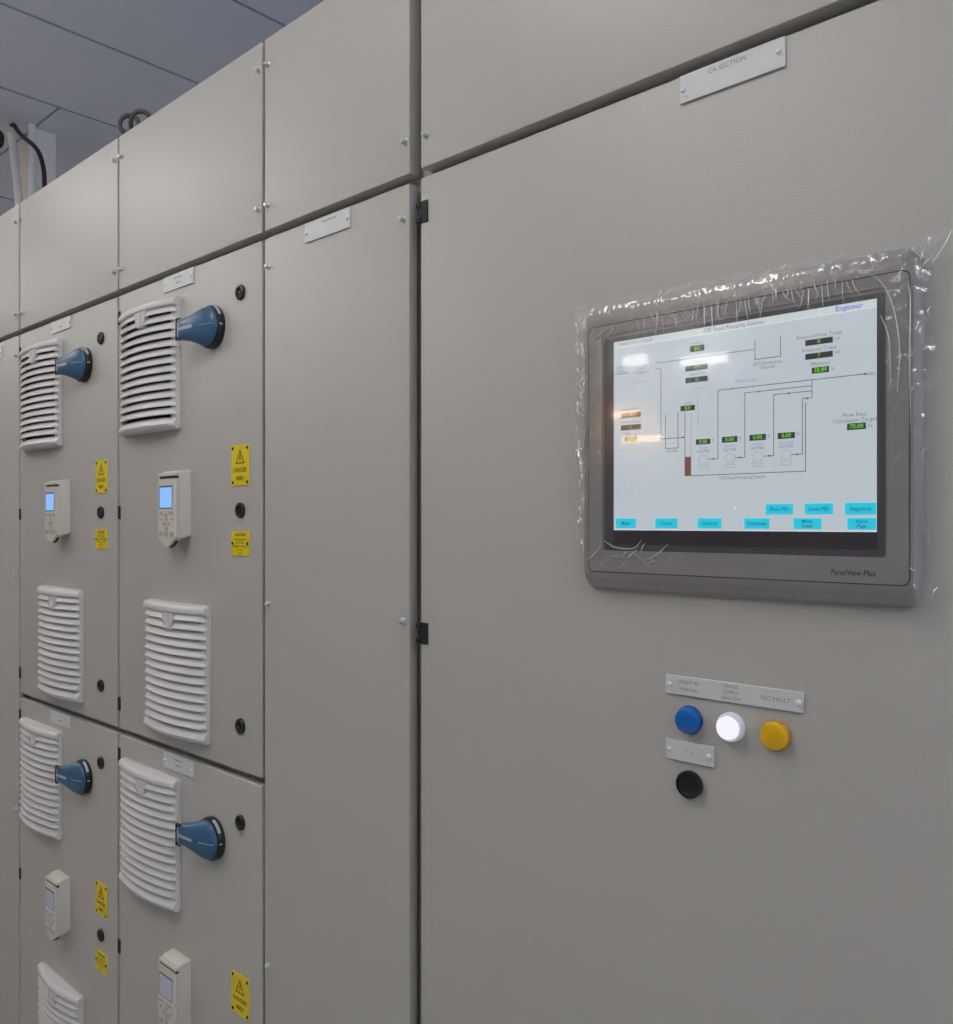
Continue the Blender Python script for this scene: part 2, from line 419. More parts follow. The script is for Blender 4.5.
# ---------------------------------------------------------------- ventilation grilles
HW = 0.1295; D0 = 0.0150; DB = 0.0175
def dep(x): return D0+DB*(1-(x/HW)**2)
def sweep(bm, sec, x0, x1, n=18, taper=None):
    # sec(x) -> closed list of (out, z); swept along x
    loops = []
    for i in range(n+1):
        x = x0+(x1-x0)*i/n
        loops.append([Vector((x, -o, z)) for o, z in sec(x)])
    loft(bm, loops)
def make_grille(label):
    t = thing('ventilation_grille', label, 'ventilation grille', (0, 0, 0), 'louvred vents on the cabinet doors')
    f = B()
    H = 0.1405
    # thin mounting plate ring, side cheeks and rounded top and bottom caps
    outer = rrect(-HW-0.001, HW+0.001, -H, H, 0.008); inner = rrect(-0.108, 0.108, -0.116, 0.124, 0.002)
    a0 = [f.verts.new((x, 0, z)) for x, z in outer]; a1 = [f.verts.new((x, -0.004, z)) for x, z in outer]
    c1 = [f.verts.new((x, -0.004, z)) for x, z in inner]; c0 = [f.verts.new((x, 0, z)) for x, z in inner]
    N = len(outer)
    for k in range(N):
        j = (k+1) % N
        f.faces.new((a0[k], a0[j], a1[j], a1[k])); f.faces.new((a1[k], a1[j], c1[j], c1[k])); f.faces.new((c1[k], c1[j], c0[j], c0[k]))
    def top(x):
        d = dep(x)
        return [(0.0035, H-0.001), (d-0.010, H-0.001), (d-0.004, H-0.003), (d-0.0008, H-0.008), (d, H-0.013), (d-0.0008, H-0.017), (d-0.004, H-0.0195), (0.0035, H-0.0195)]
    def bot(x):
        d = dep(x)
        return [(0.0035, -0.114), (d-0.010, -0.114), (d-0.004, -0.122), (d, -0.129), (d-0.001, -0.134), (d-0.005, -H+0.003), (d-0.009, -H+0.001), (0.0035, -H+0.001)]
    sweep(f, top, -HW+0.001, HW-0.001); sweep(f, bot, -HW+0.001, HW-0.001)
    for s in (-1, 1):
        def cheek(x):
            d = dep(x)-0.0085
            return [(0.0035, -0.116), (d, -0.116), (d, 0.122), (0.0035, 0.122)]
        xs = sorted((s*0.1100, s*(HW-0.0015)))
        sweep(f, cheek, xs[0], xs[1], 4)
    obj('frame', f, M['vent'], t, angle=40)
    f = B()
    for i in range(13):
        zt = 0.122-0.0181*i
        def sec(x, zt=zt):
            e = max(0.0, (abs(x)-0.1215)/0.005)
            d = dep(x)-0.008*min(1, e)**2
            bk = max(0.0046, d-0.0088)
            return [(bk, zt+0.0002), (bk+0.0008, zt+0.0012), (d-0.0030, zt-0.0085), (d-0.0008, zt-0.0112), (d, zt-0.0130), (d-0.0008, zt-0.0146),
                    (d-0.0022, zt-0.0146), (d-0.0036, zt-0.0112)]
        sweep(f, sec, -0.1265, 0.1265, 22)
    obj('louvre_panel', f, M['vent'], t, angle=50)
    f = B(); box(f, -0.1075, 0.1075, -0.0040, -0.001, -0.1155, 0.1235)
    ft = obj('filter_mat', f, M['filter'], t); ft['label'] = 'dark filter behind the slots'
    # latch tab with raised ribs near the top, a little left of the middle
    f = B(); d = dep(0.02)
    sh = [(-0.023, 0.024), (0.023, 0.024), (0.021, 0.004), (0.012, -0.010), (-0.012, -0.010), (-0.021, 0.004)]
    cx, cz = 0.010, 0.0965
    prism(f, [(cx+x, cz+z) for x, z in sh], d-0.010, d-0.0002)
    lt = obj('latch_tab', f, M['vent'], t, angle=30)
    f = B()
    for x in (-0.014, 0, 0.014):
        box(f, cx+x-0.0015, cx+x+0.0015, -d-0.0012, -d+0.0006, cz+0.001, cz+0.021, 0.0004, 1)
    lathe(f, [(0.0075, d-0.001), (0.0075, d+0.0012), (0.006, d+0.0016), (0, d+0.0016)], cx, cz-0.002, 16)
    rb = obj('rib', f, M['vent'], lt)
    return t
CXB = (b2+b3)/2           # centre of the nearer vented cabinet
PB = -0.6105              # step to the further one
v = make_grille('white louvred vent top left on the upper door of the nearer vented cabinet')
V1X, V1Z, V2X, V2Z = -1.8325, 1.9375, -1.7110, 1.2895
v.location = (V1X, -0.0004, V1Z)
dup(v, (V2X, -0.0004, V2Z), 'white louvred vent low on the upper door of the nearer vented cabinet')
dup(v, (V1X, -0.0004, V1Z-SEAM+0.003), 'white louvred vent at the top of the lower door of the nearer vented cabinet')
dup(v, (V1X+PB, -0.0004, V1Z), 'white louvred vent top left on the upper door of the further vented cabinet')
dup(v, (V2X+PB+0.008, -0.0004, V2Z), 'white louvred vent low on the upper door of the further vented cabinet')
dup(v, (V1X+PB, -0.0004, V1Z-SEAM+0.004), 'white louvred vent at the top of the lower door of the further vented cabinet')
dup(v, (V2X+PB+0.008, -0.0004, V2Z-SEAM+0.012), 'white louvred vent cut by the bottom edge, lower door of the further vented cabinet')

# ---------------------------------------------------------------- rotary isolators
def make_switch(label):
    t = thing('rotary_isolator', label, 'rotary switch', (0, 0, 0), 'blue rotary isolators on the vented doors')
    f = B()
    lathe(f, [(0.0425, 0.0), (0.0432, 0.002), (0.0432, 0.010), (0.0415, 0.014), (0.0385, 0.0158), (0.0, 0.0158)], n=48)
    mr = obj('mounting_ring', f, M['black'], t)
    f = B()      # printed pale arc and tick on the ring
    for a0, a1 in ((28, 72), (-1.8, 1.8)):
        K = 10 if a0 > 0 else 3
        vs = []
        for k in range(K+1):
            a = math.radians(a0+(a1-a0)*k/K)
            vs.append([f.verts.new((r*math.cos(a), -o, r*math.sin(a))) for r, o in ((0.0435, 0.0072), (0.0435, 0.0100), (0.0424, 0.0132))])
        for p, q in zip(vs, vs[1:]):
            for k in range(2): f.faces.new((p[k], q[k], q[k+1], p[k+1]))
    obj('printed_scale', f, M['silver_print'], mr, recalc=True)
    # lever handle: a dome over the ring drawn out into a lever that points left
    f = B(); n = 36; loops = []
    def front(x):      # how far the lever's front face stands out
        K = ((0.0385, 0.0175), (0.036, 0.022), (0.028, 0.0275), (0.015, 0.032), (0.0, 0.0355), (-0.02, 0.0395), (-0.045, 0.0415), (-0.066, 0.0420), (-0.073, 0.0418))
        for (xa, oa), (xb, ob) in zip(K, K[1:]):
            if xb <= x <= xa: return oa+(ob-oa)*(xa-x)/(xa-xb)
        return K[-1][1]
    prof = [(0.0385, 0.006, 0.0150), (0.0355, 0.015, 0.0150), (0.0295, 0.0252, 0.0150), (0.020, 0.0336, 0.0150), (0.010, 0.0376, 0.0150), (0.0, 0.0390, 0.0150), (-0.010, 0.0380, 0.0150),
            (-0.020, 0.0350, 0.0150), (-0.030, 0.0310, 0.0150), (-0.040, 0.0274, 0.0170), (-0.050, 0.0242, 0.0200), (-0.060, 0.0220, 0.0230), (-0.068, 0.0208, 0.0240), (-0.0715, 0.0202, 0.0250)]
    for x, hz, o0 in prof:
        o1 = front(x)
        e = 0.45+0.50*max(0.0, min(1.0, (x+0.065)/0.050))
        L = []
        for k in range(n):
            if k <= 26:
                a = PI*k/26; co, si = math.cos(a), math.sin(a)
                L.append(Vector((x, -(o0+(o1-o0)*abs(si)**e), hz*math.copysign(abs(co)**e, co))))
            else:
                L.append(Vector((x, -o0, hz*(-1+2*(k-26)/(n-26)))))
        loops.append(L)
    loft(f, loops)
    h = obj('handle', f, M['blue'], t, angle=50)
    # pale pointer line along the lever and pale band at its end
    f = B()
    for x0, x1, hz in ((-0.0714, -0.0655, 0.0150), (-0.0655, -0.0180, 0.0030)):
        K = 8; vs = []
        for k in range(K+1):
            x = x0+(x1-x0)*k/K
            vs.append([f.verts.new((x, -front(x)-0.0004, z)) for z in (-hz, hz)])
        for p, q in zip(vs, vs[1:]): f.faces.new((p[0], q[0], q[1], p[1]))
    obj('pointer_mark', f, M['silver_print'], h, recalc=True)
    f = B(); tube(f, spline([(0.002, -0.0353, 0.0), (0.014, -0.0324, 0.0), (0.027, -0.0281, 0.0), (0.0355, -0.0228, 0.0)], 4), 0.0006, 6)
    obj('moulding_line', f, M['silver_print'], h)
    # black padlock loop round the end of the lever
    f = B()
    box(f, -0.0752, -0.0714, -0.0440, -0.0400, -0.0225, 0.0225, 0.0010, 2)
    for zz in (-0.0215, 0.0215):
        box(f, -0.0752, -0.0620, -0.0440, -0.0380, zz-0.0010, zz+0.0010, 0.0008, 1)
    obj('padlock_loop', f, M['black'], h)
    return t
SX, SZ = -1.5690, 1.9910
s_ = make_switch('blue and black rotary isolator on the upper door of the nearer vented cabinet')
s_.location = (SX, 0, SZ)
dup(s_, (SX, 0, SZ-SEAM), 'blue and black rotary isolator on the lower door of the nearer vented cabinet')
dup(s_, (SX+PB+0.004, 0, SZ), 'blue and black rotary isolator on the upper door of the further vented cabinet')
dup(s_, (SX+PB+0.004, 0, SZ-SEAM+0.002), 'blue and black rotary isolator on the lower door of the further vented cabinet')

# ---------------------------------------------------------------- drive keypads
def make_keypad(label, lit):
    t = thing('drive_keypad', label, 'control keypad', (0, 0, 0), 'ivory drive keypads on the vented doors')
    w_ = 0.0375
    f = B()
    # cradle, tapering a little to the door
    def L(o, dx, z0, z1, r=0.004): return [Vector((x, -o, z)) for x, z in rrect(-w_-dx, w_+dx, z0, z1, r, 4)]
    loft(f, [L(0, 0.001, -0.064, 0.075), L(0.003, 0.0008, -0.064, 0.075), L(0.020, 0, -0.069, 0.073), L(0.0265, -0.0012, -0.069, 0.0690)])
    obj('cradle', f, M['keypad'], t, angle=45)
    # removable front: curved chin, groove under its top edge
    f = B()
    def face(o, e):
        P_ = [(-w_+e, 0.0560), (w_-e, 0.0560)]
        P_ += [(w_-e, -0.066)]
        for k in range(1, 10):
            a = k/10
            P_.append(((w_-e)*(1-2*a), -0.066-0.0195*math.sin(PI*a)+e*0.6))
        P_.append((-w_+e, -0.066))
        return [Vector((x, -o, z)) for x, z in P_]
    loft(f, [face(0.020, 0.001), face(0.0325, 0.0), face(0.0345, 0.0016)])
    fp = obj('front_panel', f, M['keypad'], t, angle=35)
    f = B()
    box(f, -w_+0.0012, w_-0.0012, -0.0345, -0.022, 0.0615, 0.0680, 0.0015, 2)
    obj('top_rim', f, M['keypad'], t)
    f = B(); box(f, -w_+0.004, w_-0.0015, -0.0315, -0.0265, 0.0562, 0.0615)
    obj('groove', f, M['groove'], t)
    f = B()
    arc = [((w_-0.001)*(1-2*a), -0.066-0.0195*math.sin(PI*a)) for a in (0.10, 0.18, 0.26, 0.34, 0.42)]
    prism(f, arc+[(x-0.0005, z-0.0028) for x, z in arc[::-1]], 0.0235, 0.0300)
    obj('chin_slot', f, M['groove'], t)
    # display window with a rim
    f = B(); box(f, -0.0305, 0.0250, -0.0352, -0.033, -0.0065, 0.0420, 0.0006, 1)
    obj('display_rim', f, M['lcd_rim'], fp)
    f = B(); box(f, -0.0265, 0.0235, -0.0358, -0.034, -0.0040, 0.0380, 0.0004, 1)
    ds = obj('display', f, M['lcd_blue'] if lit else M['lcd_grey'], fp)
    ds['label'] = 'blue backlit display' if lit else 'pale unlit display'
    # buttons
    def btn(x, z, sx, sz, m='key_btn', r=0.0025):
        q = B(); prism(q, rrect(x-sx, x+sx, z-sz, z+sz, r, 4), 0.034, 0.0362)
        return obj('button', q, M[m], fp)
    for x in (-0.019, 0.019): btn(x, -0.0155, 0.0095, 0.0035)
    btn(0, -0.018, 0.0055, 0.003)
    for k in range(4):
        a = PI/2*k
        btn(0.0005+0.0105*math.cos(a), -0.0375+0.0105*math.sin(a), 0.0045, 0.0045, r=0.0035)
    btn(0.0005, -0.0375, 0.0042, 0.0042, r=0.004)
    for x in (-0.0225, 0.0, 0.0225): btn(x, -0.0585, 0.0065, 0.0055)
    f = B()
    for x, z, sx, sz in ((-0.019, -0.0155, .005, .0009), (0.019, -0.0155, .005, .0009), (-0.0225, -0.0585, .0022, .0028), (0.0, -0.0585, .0016, .0022), (0.0225, -0.0585, .0022, .0028),
                         (0.0005, -0.027, .0014, .001), (0.0005, -0.048, .0014, .001), (-0.010, -0.0375, .001, .0014), (0.011, -0.0375, .001, .0014), (-0.022, -0.029, .003, .0008), (0.023, -0.029, .003, .0008)):
        prism(f, [(x-sx, z-sz), (x+sx, z-sz), (x+sx, z+sz), (x-sx, z+sz)], 0.0340, 0.0364)
    obj('button_print', f, M['key_mark'], fp)
    return t
KX, KZ = -1.6975, 1.6340
k1 = make_keypad('ivory keypad with lit blue display on the upper door of the nearer vented cabinet', True)
k1.location = (KX, -0.0004, KZ)
dup(k1, (KX+PB+0.006, -0.0004, KZ), 'ivory keypad with lit blue display on the upper door of the further vented cabinet')
k2 = make_keypad('ivory keypad with unlit pale display cut by the bottom edge, nearer vented cabinet', False)
k2.location = (KX, -0.0004, KZ-SEAM+0.005)
dup(k2, (KX+PB+0.006, -0.0004, KZ-SEAM+0.009), 'ivory keypad with unlit pale display on the lower door of the further vented cabinet')

# ---------------------------------------------------------------- yellow signs
def make_danger(label):
    t = thing('warning_sign', label, 'warning sign', (0, 0, 0), 'tall yellow danger signs')
    f = B(); prism(f, rrect(-0.031, 0.031, -0.0393, 0.0393, 0.0015, 2), 0, 0.0018)
    obj('plate', f, M['yellow'], t)
    for x in (-0.0255, 0.0255):
        for z in (-0.033, 0.033):
            q = B(); lathe(q, [(0.0031, 0.0016), (0.0031, 0.0026), (0.002, 0.0034), (0, 0.0036)], x, z, 12); obj('rivet', q, M['rivet'], t)
    f = B()      # outlined triangle with a lightning bolt, words below
    o0, o1 = 0.0015, 0.0021
    A = [(-0.0155, 0.003), (0.0155, 0.003), (0, 0.031)]; In = [(-0.0118, 0.0053), (0.0118, 0.0053), (0, 0.0262)]
    for k in range(3):
        j = (k+1) % 3
        prism(f, [A[k], A[j], In[j], In[k]], o0, o1)
    prism(f, [(0.001, 0.021), (-0.0035, 0.0125), (-0.0005, 0.0128), (-0.002, 0.0065), (0.0035, 0.0145), (0.0006, 0.0142), (0.003, 0.021)], o0, o1)
    obj('symbol', f, M['sign_ink'], t)
    f = B(); text(f, 'DANGER', 0.0125, 0, -0.0095, 0.0021, bold=0.0002, xs=0.95)
    text(f, '400V', 0.0125, 0, -0.0255, 0.0021, bold=0.0002)
    obj('lettering', f, M['sign_ink'], t)
    return t
def make_caution(label):
    t = thing('warning_sign', label, 'warning sign', (0, 0, 0), 'small yellow caution signs')
    f = B(); prism(f, rrect(-0.031, 0.031, -0.0238, 0.0238, 0.0015, 2), 0, 0.0018)
    obj('plate', f, M['yellow'], t)
    for x in (-0.0262, 0.0262):
        q = B(); lathe(q, [(0.0031, 0.0016), (0.0031, 0.0026), (0.002, 0.0034), (0, 0.0036)], x, 0, 12); obj('rivet', q, M['rivet'], t)
    f = B(); text(f, 'CAUTION', 0.0085, 0, 0.0165, 0.0021, bold=0.0002)
    for k, wd in enumerate(('ISOLATE SUPPLY', 'ELSEWHERE', 'BEFORE WORKING', 'ON THIS', 'UNIT')):
        text(f, wd, 0.0056, 0, 0.0075-0.0067*k, 0.0021)
    obj('lettering', f, M['sign_ink'], t)
    return t
YX = -1.4715
d_ = make_danger('tall yellow danger sign on the upper door of the nearer vented cabinet'); d_.location = (YX, 0, 1.7100)
dup(d_, (YX, 0, 1.7105-SEAM), 'tall yellow danger sign on the lower door of the nearer vented cabinet')
dup(d_, (YX+PB, 0, 1.7100), 'tall yellow danger sign on the upper door of the further vented cabinet')
dup(d_, (YX+PB, 0, 1.7150-SEAM), 'tall yellow danger sign on the lower door of the further vented cabinet')
c_ = make_caution('small yellow caution sign on the upper door of the nearer vented cabinet'); c_.location = (YX, 0, 1.5585)
dup(c_, (YX+PB, 0, 1.5585), 'small yellow caution sign on the upper door of the further vented cabinet')
dup(c_, (YX+PB, 0, 1.5640-SEAM), 'small yellow caution sign on the lower door of the further vented cabinet')

# ---------------------------------------------------------------- engraved nameplates
def nameplate(label, cx, cz, w_, h, texts, screws, group='pale nameplates on the doors', marks=()):
    t = thing('nameplate', label, 'nameplate', (cx, 0, cz), group)
    f = B(); box(f, -w_/2, w_/2, -0.0028, 0, -h/2, h/2, 0.0004, 1)
    obj('plate', f, M['plate'], t)
    for x, z in screws:
        q = B(); lathe(q, [(0.0031, 0.0024), (0.0031, 0.0042), (0.0022, 0.0054), (0, 0.0058)], x, z, 14); obj('screw', q, M['pscrew'], t)
    for s, size, x, z in texts:
        f = B(); text(f, s, size, x, z, 0.00295); obj('engraving', f, M['engrave'], t)
    f = B()
    for x, z, sx, sz in marks: prism(f, [(x-sx, z-sz), (x+sx, z-sz), (x+sx, z+sz), (x-sx, z+sz)], 0.0026, 0.00295)
    if len(f.verts): obj('engraving', f, M['engrave'], t)
    else: f.free()
    return t
tiny = lambda: [(-0.016+0.006*k, 0.007, 0.0020, 0.0014) for k in range(6)]+[(-0.004, -0.004, 0.005, 0.0014), (0.006, -0.004, 0.003, 0.0014)]
e2 = [(-0.057, -0.001), (0.057, -0.001)]
nameplate('pale nameplate at the top of the upper door, nearer vented cabinet', -1.7095, 2.1125, 0.126, 0.033, [], e2, marks=tiny())
nameplate('pale nameplate at the top of the lower door, nearer vented cabinet', -1.7095, 1.0865, 0.126, 0.033, [], e2, marks=tiny())
nameplate('pale nameplate at the top of the upper door, further vented cabinet', -1.7095+PB, 2.1120, 0.126, 0.031, [], e2, marks=tiny()[6:])
nameplate('pale nameplate at the top of the lower door, further vented cabinet', -1.7095+PB, 1.0870, 0.126, 0.031, [], e2, marks=tiny()[6:])
nameplate('pale nameplate at the far left edge of the row, on the narrow far cabinet', -2.8080, 2.1010, 0.126, 0.034, [], e2)
nameplate('pale nameplate on the narrow cabinet beside the touchscreen cabinet', -1.1990, 2.1100, 0.126, 0.034, [], e2, marks=[(-0.010+0.0055*k, 0.009, 0.0018, 0.0013) for k in range(7)])
nameplate('pale nameplate reading CA SECTION above the touchscreen', -0.4555, 2.1120, 0.1275, 0.0330, [('CA SECTION', 0.0082, -0.004, 0.0088), ('F1', 0.0050, -0.0545, -0.0110)], [(-0.0590, -0.0015), (0.0570, 0.0015)])
nameplate('long pale nameplate naming three indicator lamps below the touchscreen', -0.4550, 1.4062, 0.167, 0.0222,
          [('PLANT IN', 0.0058, -0.0525, 0.0046), ('MANUAL', 0.0058, -0.0525, -0.0040), ('MAINS', 0.0058, 0.0005, 0.0068), ('SUPPLY', 0.0058, 0.0005, 0.0000), ('HEALTHY', 0.0058, 0.0005, -0.0068), ('PLC FAULT', 0.0068, 0.0528, -0.0005)],
          [(-0.0785, 0), (0.0785, 0)])
nameplate('short pale nameplate between the blue lamp and the black button', -0.5067, 1.3286, 0.0625, 0.0235, [('F . A .', 0.0052, 0.001, 0.0)], [(-0.0262, 0), (0.0252, 0)])

# ---------------------------------------------------------------- lamps and push button
def lamp(name, cat, label, cx, cz, m_lens, m_rim, tier=False):
    t = thing(name, label, cat, (cx, 0, cz), None)
    f = B(); lathe(f, [(0.0163, 0), (0.0167, 0.001), (0.0167, 0.0038), (0.0162, 0.0048), (0.0155, 0.0052), (0, 0.0052)], n=48)
    obj('collar', f, m_rim, t)
    if tier:
        f = B(); lathe(f, [(0.0158, 0.0045), (0.0158, 0.0080), (0.0150, 0.0088), (0.0132, 0.0090), (0, 0.0090)], n=48)
        obj('lens_skirt', f, m_rim, t)
    f = B(); lathe(f, [(0.0130, 0.0085), (0.0130, 0.0125), (0.0120, 0.0138), (0, 0.0142)] if tier else [(0.0153, 0.0050), (0.0153, 0.0088), (0.0144, 0.0108), (0.0122, 0.0120), (0.0, 0.0126)], n=48)
    obj('lens', f, m_lens, t)
    return t
lamp('indicator_lamp', 'indicator lamp', 'round blue unlit indicator lamp, left of the three below the touchscreen', -0.5068, 1.3672, M['led_blue'], M['led_blue_rim'])
lamp('indicator_lamp', 'indicator lamp', 'round lit white indicator lamp, middle of the three below the touchscreen', -0.4545, 1.3672, M['led_white'], M['led_white_rim'], True)
lamp('indicator_lamp', 'indicator lamp', 'round amber indicator lamp, right of the three below the touchscreen', -0.4020, 1.3662, M['led_yellow'], M['led_yellow_rim'])
t = thing('push_button', 'round black push button under the short nameplate', 'push button', (-0.5062, 0, 1.2915))
f = B(); lathe(f, [(0.0158, 0), (0.0162, 0.001), (0.0162, 0.0065), (0.0154, 0.0083), (0.0138, 0.0086), (0.0132, 0.0060), (0.0, 0.0060)], n=48); obj('collar', f, M['black'], t)
f = B(); lathe(f, [(0.0128, 0.0055), (0.0128, 0.0072), (0.0115, 0.0068), (0.007, 0.0060), (0, 0.0058)], n=40); obj('cap', f, M['blackm'], t)

# ---------------------------------------------------------------- the operator touchscreen
HX, HZ = -0.4485, 1.7067     # centre of the display window
H = thing('touchscreen_terminal', 'grey touchscreen operator terminal showing a pumping diagram', 'touchscreen', (HX, -0.0004, HZ))
ox0, ox1, oz0, oz1 = -0.6530-HX, -0.2530-HX, 1.5150-HZ, 1.8715-HZ
gx0, gx1, gz0, gz1 = -0.6390-HX, -0.2610-HX, 1.5380-HZ, 1.8450-HZ
lx0, lx1, lz0, lz1 = -0.6190-HX, -0.2812-HX, 1.5645-HZ, 1.8322-HZ
sx0, sx1, sz0, sz1 = -0.6024-HX, -0.2915-HX, 1.5899-HZ, 1.8224-HZ
f = B()
def RL(a, b_, c, d, r, o): return [Vector((x, -o, z)) for x, z in rrect(a, b_, c, d, r, 6)]
loops = [RL(ox0, ox1, oz0, oz1, 0.017, 0.0), RL(ox0, ox1, oz0, oz1, 0.017, 0.0045),
         RL(ox0+0.0015, ox1-0.0010, oz0+0.0050, oz1-0.003, 0.016, 0.0095),
         RL(ox0+0.0040, ox1-0.0025, oz0+0.0115, oz1-0.010, 0.014, 0.0145),
         RL(ox0+0.0085, ox1-0.0045, oz0+0.0180, oz1-0.019, 0.011, 0.0175),
         RL(gx0-0.001, gx1+0.001, gz0-0.001, gz1+0.001, 0.008, 0.0183),
         RL(lx0+0.012, lx1-0.012, lz0+0.012, lz1-0.012, 0.002, 0.0166)]
loft(f, loops, True, True)
obj('bezel', f, M['bezel'], H, angle=28)
def frame_ring(x0, x1, z0, z1, r, u0, u1, v0, v1, r2, o, back):
    q = B(); a = rrect(x0, x1, z0, z1, r, 6); c = rrect(u0, u1, v0, v1, r2, 6); N = len(a)
    A = [q.verts.new((x, -o, z)) for x, z in a]; C = [q.verts.new((x, -o, z)) for x, z in c]
    A0 = [q.verts.new((x, -back, z)) for x, z in a]; C0 = [q.verts.new((x, -back, z)) for x, z in c]
    for k in range(N):
        j = (k+1) % N
        q.faces.new((A[k], A[j], C[j], C[k])); q.faces.new((A0[k], A0[j], A[j], A[k])); q.faces.new((C[k], C[j], C0[j], C0[k]))
        q.faces.new((A0[k], A0[j], C0[j], C0[k]))
    return q
obj('bezel_groove', frame_ring(gx0-0.0008, gx1+0.0008, gz0-0.0008, gz1+0.0008, 0.0075, gx0+0.0004, gx1-0.0004, gz0+0.0004, gz1-0.0004, 0.0068, 0.01845, 0.0170), M['groove'], H)
fa = obj('front_label', frame_ring(gx0+0.0004, gx1-0.0004, gz0+0.0004, gz1-0.0004, 0.0068, lx0, lx1, lz0, lz1, 0.0015, 0.0189, 0.0165), M['bezelface'], H)
f = B(); text(f, 'PanelView Plus', 0.0079, -0.3140-HX, 1.5484-HZ, 0.01905, bold=0.00012, xs=0.92)
# slant the wordmark like the printed italics
for v_ in f.verts: v_.co.x += (v_.co.z-(1.5484-HZ))*0.2
pt = obj('printed_name', f, M['text_dark'], fa); pt['label'] = 'dark slanted wordmark PanelView Plus'
f = B(); prism(f, rrect(lx0, lx1, lz0, lz1, 0.0012, 2), 0.0164, 0.0171)
obj('display_border', f, M['lens_border'], H)
f = B(); prism(f, [(sx0-0.0010, 1.5720-HZ), (sx1+0.0006, 1.5720-HZ), (sx1+0.0006, sz1+0.0005), (sx0-0.0010, sz1+0.0005)], 0.0168, 0.01725)
obj('unlit_margin', f, M['lcd_off'], H)
f = B(); prism(f, [(sx0, sz0), (sx1, sz0), (sx1, sz1), (sx0, sz1)], 0.0172, 0.01735)
SCR = obj('display', f, M['scr_bg'], H, smooth=False); SCR['label'] = 'lit pale blue process diagram display'
# display graphics, in millimetres from the lower left corner of the lit area
def mx(x): return sx0+x/1000*0.9965
def mz(z): return sz0+z/1000*0.9960
def quads(lst, out):
    q = B()
    for x0, x1, z0, z1 in lst:
        vs = [q.verts.new((mx(x), -out, mz(z))) for x, z in ((x0, z0), (x1, z0), (x1, z1), (x0, z1))]; q.faces.new(vs)
    return q
def lines(segs, wd, out):
    r = []
    for (a, b_, c, d) in segs:
        if a == c: r.append((a-wd/2, a+wd/2, min(b_, d)-wd/2, max(b_, d)+wd/2))
        else: r.append((min(a, c)-wd/2, max(a, c)+wd/2, b_-wd/2, b_+wd/2))
    return quads(r, out)
def poly(path):
    return [(p[0], p[1], q[0], q[1]) for p, q in zip(path, path[1:])]
O1, O2, O3 = 0.01745, 0.01755, 0.01765
obj('header_band', quads([(0.3, 311.8, 225.6, 233.3)], O1), M['scr_hdr'], SCR, smooth=False)
obj('header_line', lines([(0.5, 225.3, 311.5, 225.3), (255.5, 225.3, 255.5, 232), (0.5, 0.7, 311.5, 0.7)], 0.9, O2), M['scr_white'], SCR, smooth=False)
seg = []
seg += poly([(61.4, 200.1), (183.0, 200.1)])
seg += poly([(184.3, 210.3), (184.3, 188.6), (213.1, 188.6), (213.1, 210.3)])
seg += poly([(140.3, 82.0), (140.3, 159.4), (300, 159.4)])
seg += poly([(127.9, 82.0), (140.3, 82.0)])
seg += poly([(160.9, 82.0), (172.5, 82.0), (172.5, 153.2), (247.1, 153.2)])
seg += poly([(194.6, 82.0), (205.6, 82.0), (205.6, 147.8), (247.1, 147.8)])
seg += poly([(225.7, 82.0), (236.8, 82.0), (236.8, 140.5), (247.1, 140.5), (247.1, 159.4)])
seg += poly([(106.4, 63.8), (240.3, 63.8), (240.3, 135.8)])
seg += poly([(59.5, 193.0), (66.8, 193.0), (66.8, 109.0), (98.5, 109.0)])
seg += poly([(72.9, 137.5), (72.9, 97.2), (89.5, 97.2), (89.5, 138.0)])
seg += poly([(98.6, 137.3), (98.6, 64)])
seg += poly([(2.5, 193.4), (19.5, 193.4)])
obj('pipe_line', lines(seg, 0.75, O1), M['scr_line'], SCR, smooth=False)
seg = poly([(106.6, 137.3), (106.6, 64)])+poly([(115.3, 153), (115.3, 122)])+poly([(60, 196), (60, 193)])+poly([(26, 180), (52, 180)])+poly([(3, 98), (24, 98)])
q = lines(seg, 0.6, O1)
def ring(q, cx, cz, r, wd, n=20):
    a = [[q.verts.new((mx(cx+rr*math.cos(2*PI*k/n)), -O1, mz(cz+rr*math.sin(2*PI*k/n)))) for k in range(n)] for rr in (r-wd/2, r+wd/2)]
    for k in range(n): q.faces.new((a[0][k], a[0][(k+1) % n], a[1][(k+1) % n], a[1][k]))
PX = (121.7, 154.9, 187.2, 219.5)
ring(q, 115.3, 157.6, 3.6, 0.5)
for px in PX:
    ring(q, px, 82, 5.4, 0.5)
    for s in [((px-4, 78), (px-6.2, 71)), ((px+4, 78), (px+6.2, 71))]:
        (x0, z0), (x1, z1) = s
        vs = [q.verts.new((mx(x), -O1, mz(z))) for x, z in ((x0-.25, z0), (x0+.25, z0), (x1+.25, z1), (x1-.25, z1))]; q.faces.new(vs)
    for s in ((px-6.4, 71, px+6.4, 71.5), (px-6.4, 74.6, px+6.4, 75.0)):
        vs = [q.verts.new((mx(x), -O1, mz(z))) for x, z in ((s[0], s[1]), (s[2], s[1]), (s[2], s[3]), (s[0], s[3]))]; q.faces.new(vs)
obj('pump_outline', q, M['scr_faint'], SCR, smooth=False)
q = B()
for x, z, d in ((301.5, 159.4, 1), (156, 159.4, -1), (189, 153.2, -1), (223, 147.8, 1), (243, 140.5, 1), (97, 109, 1), (19.5, 193.4, 1), (133.5, 82, -1), (166, 82, -1), (200, 82, -1), (231, 82, -1)):
    vs = [q.verts.new((mx(a), -O2, mz(c))) for a, c in ((x+1.6*d, z), (x-1.6*d, z+1.3), (x-1.6*d, z-1.3))]; q.faces.new(vs)
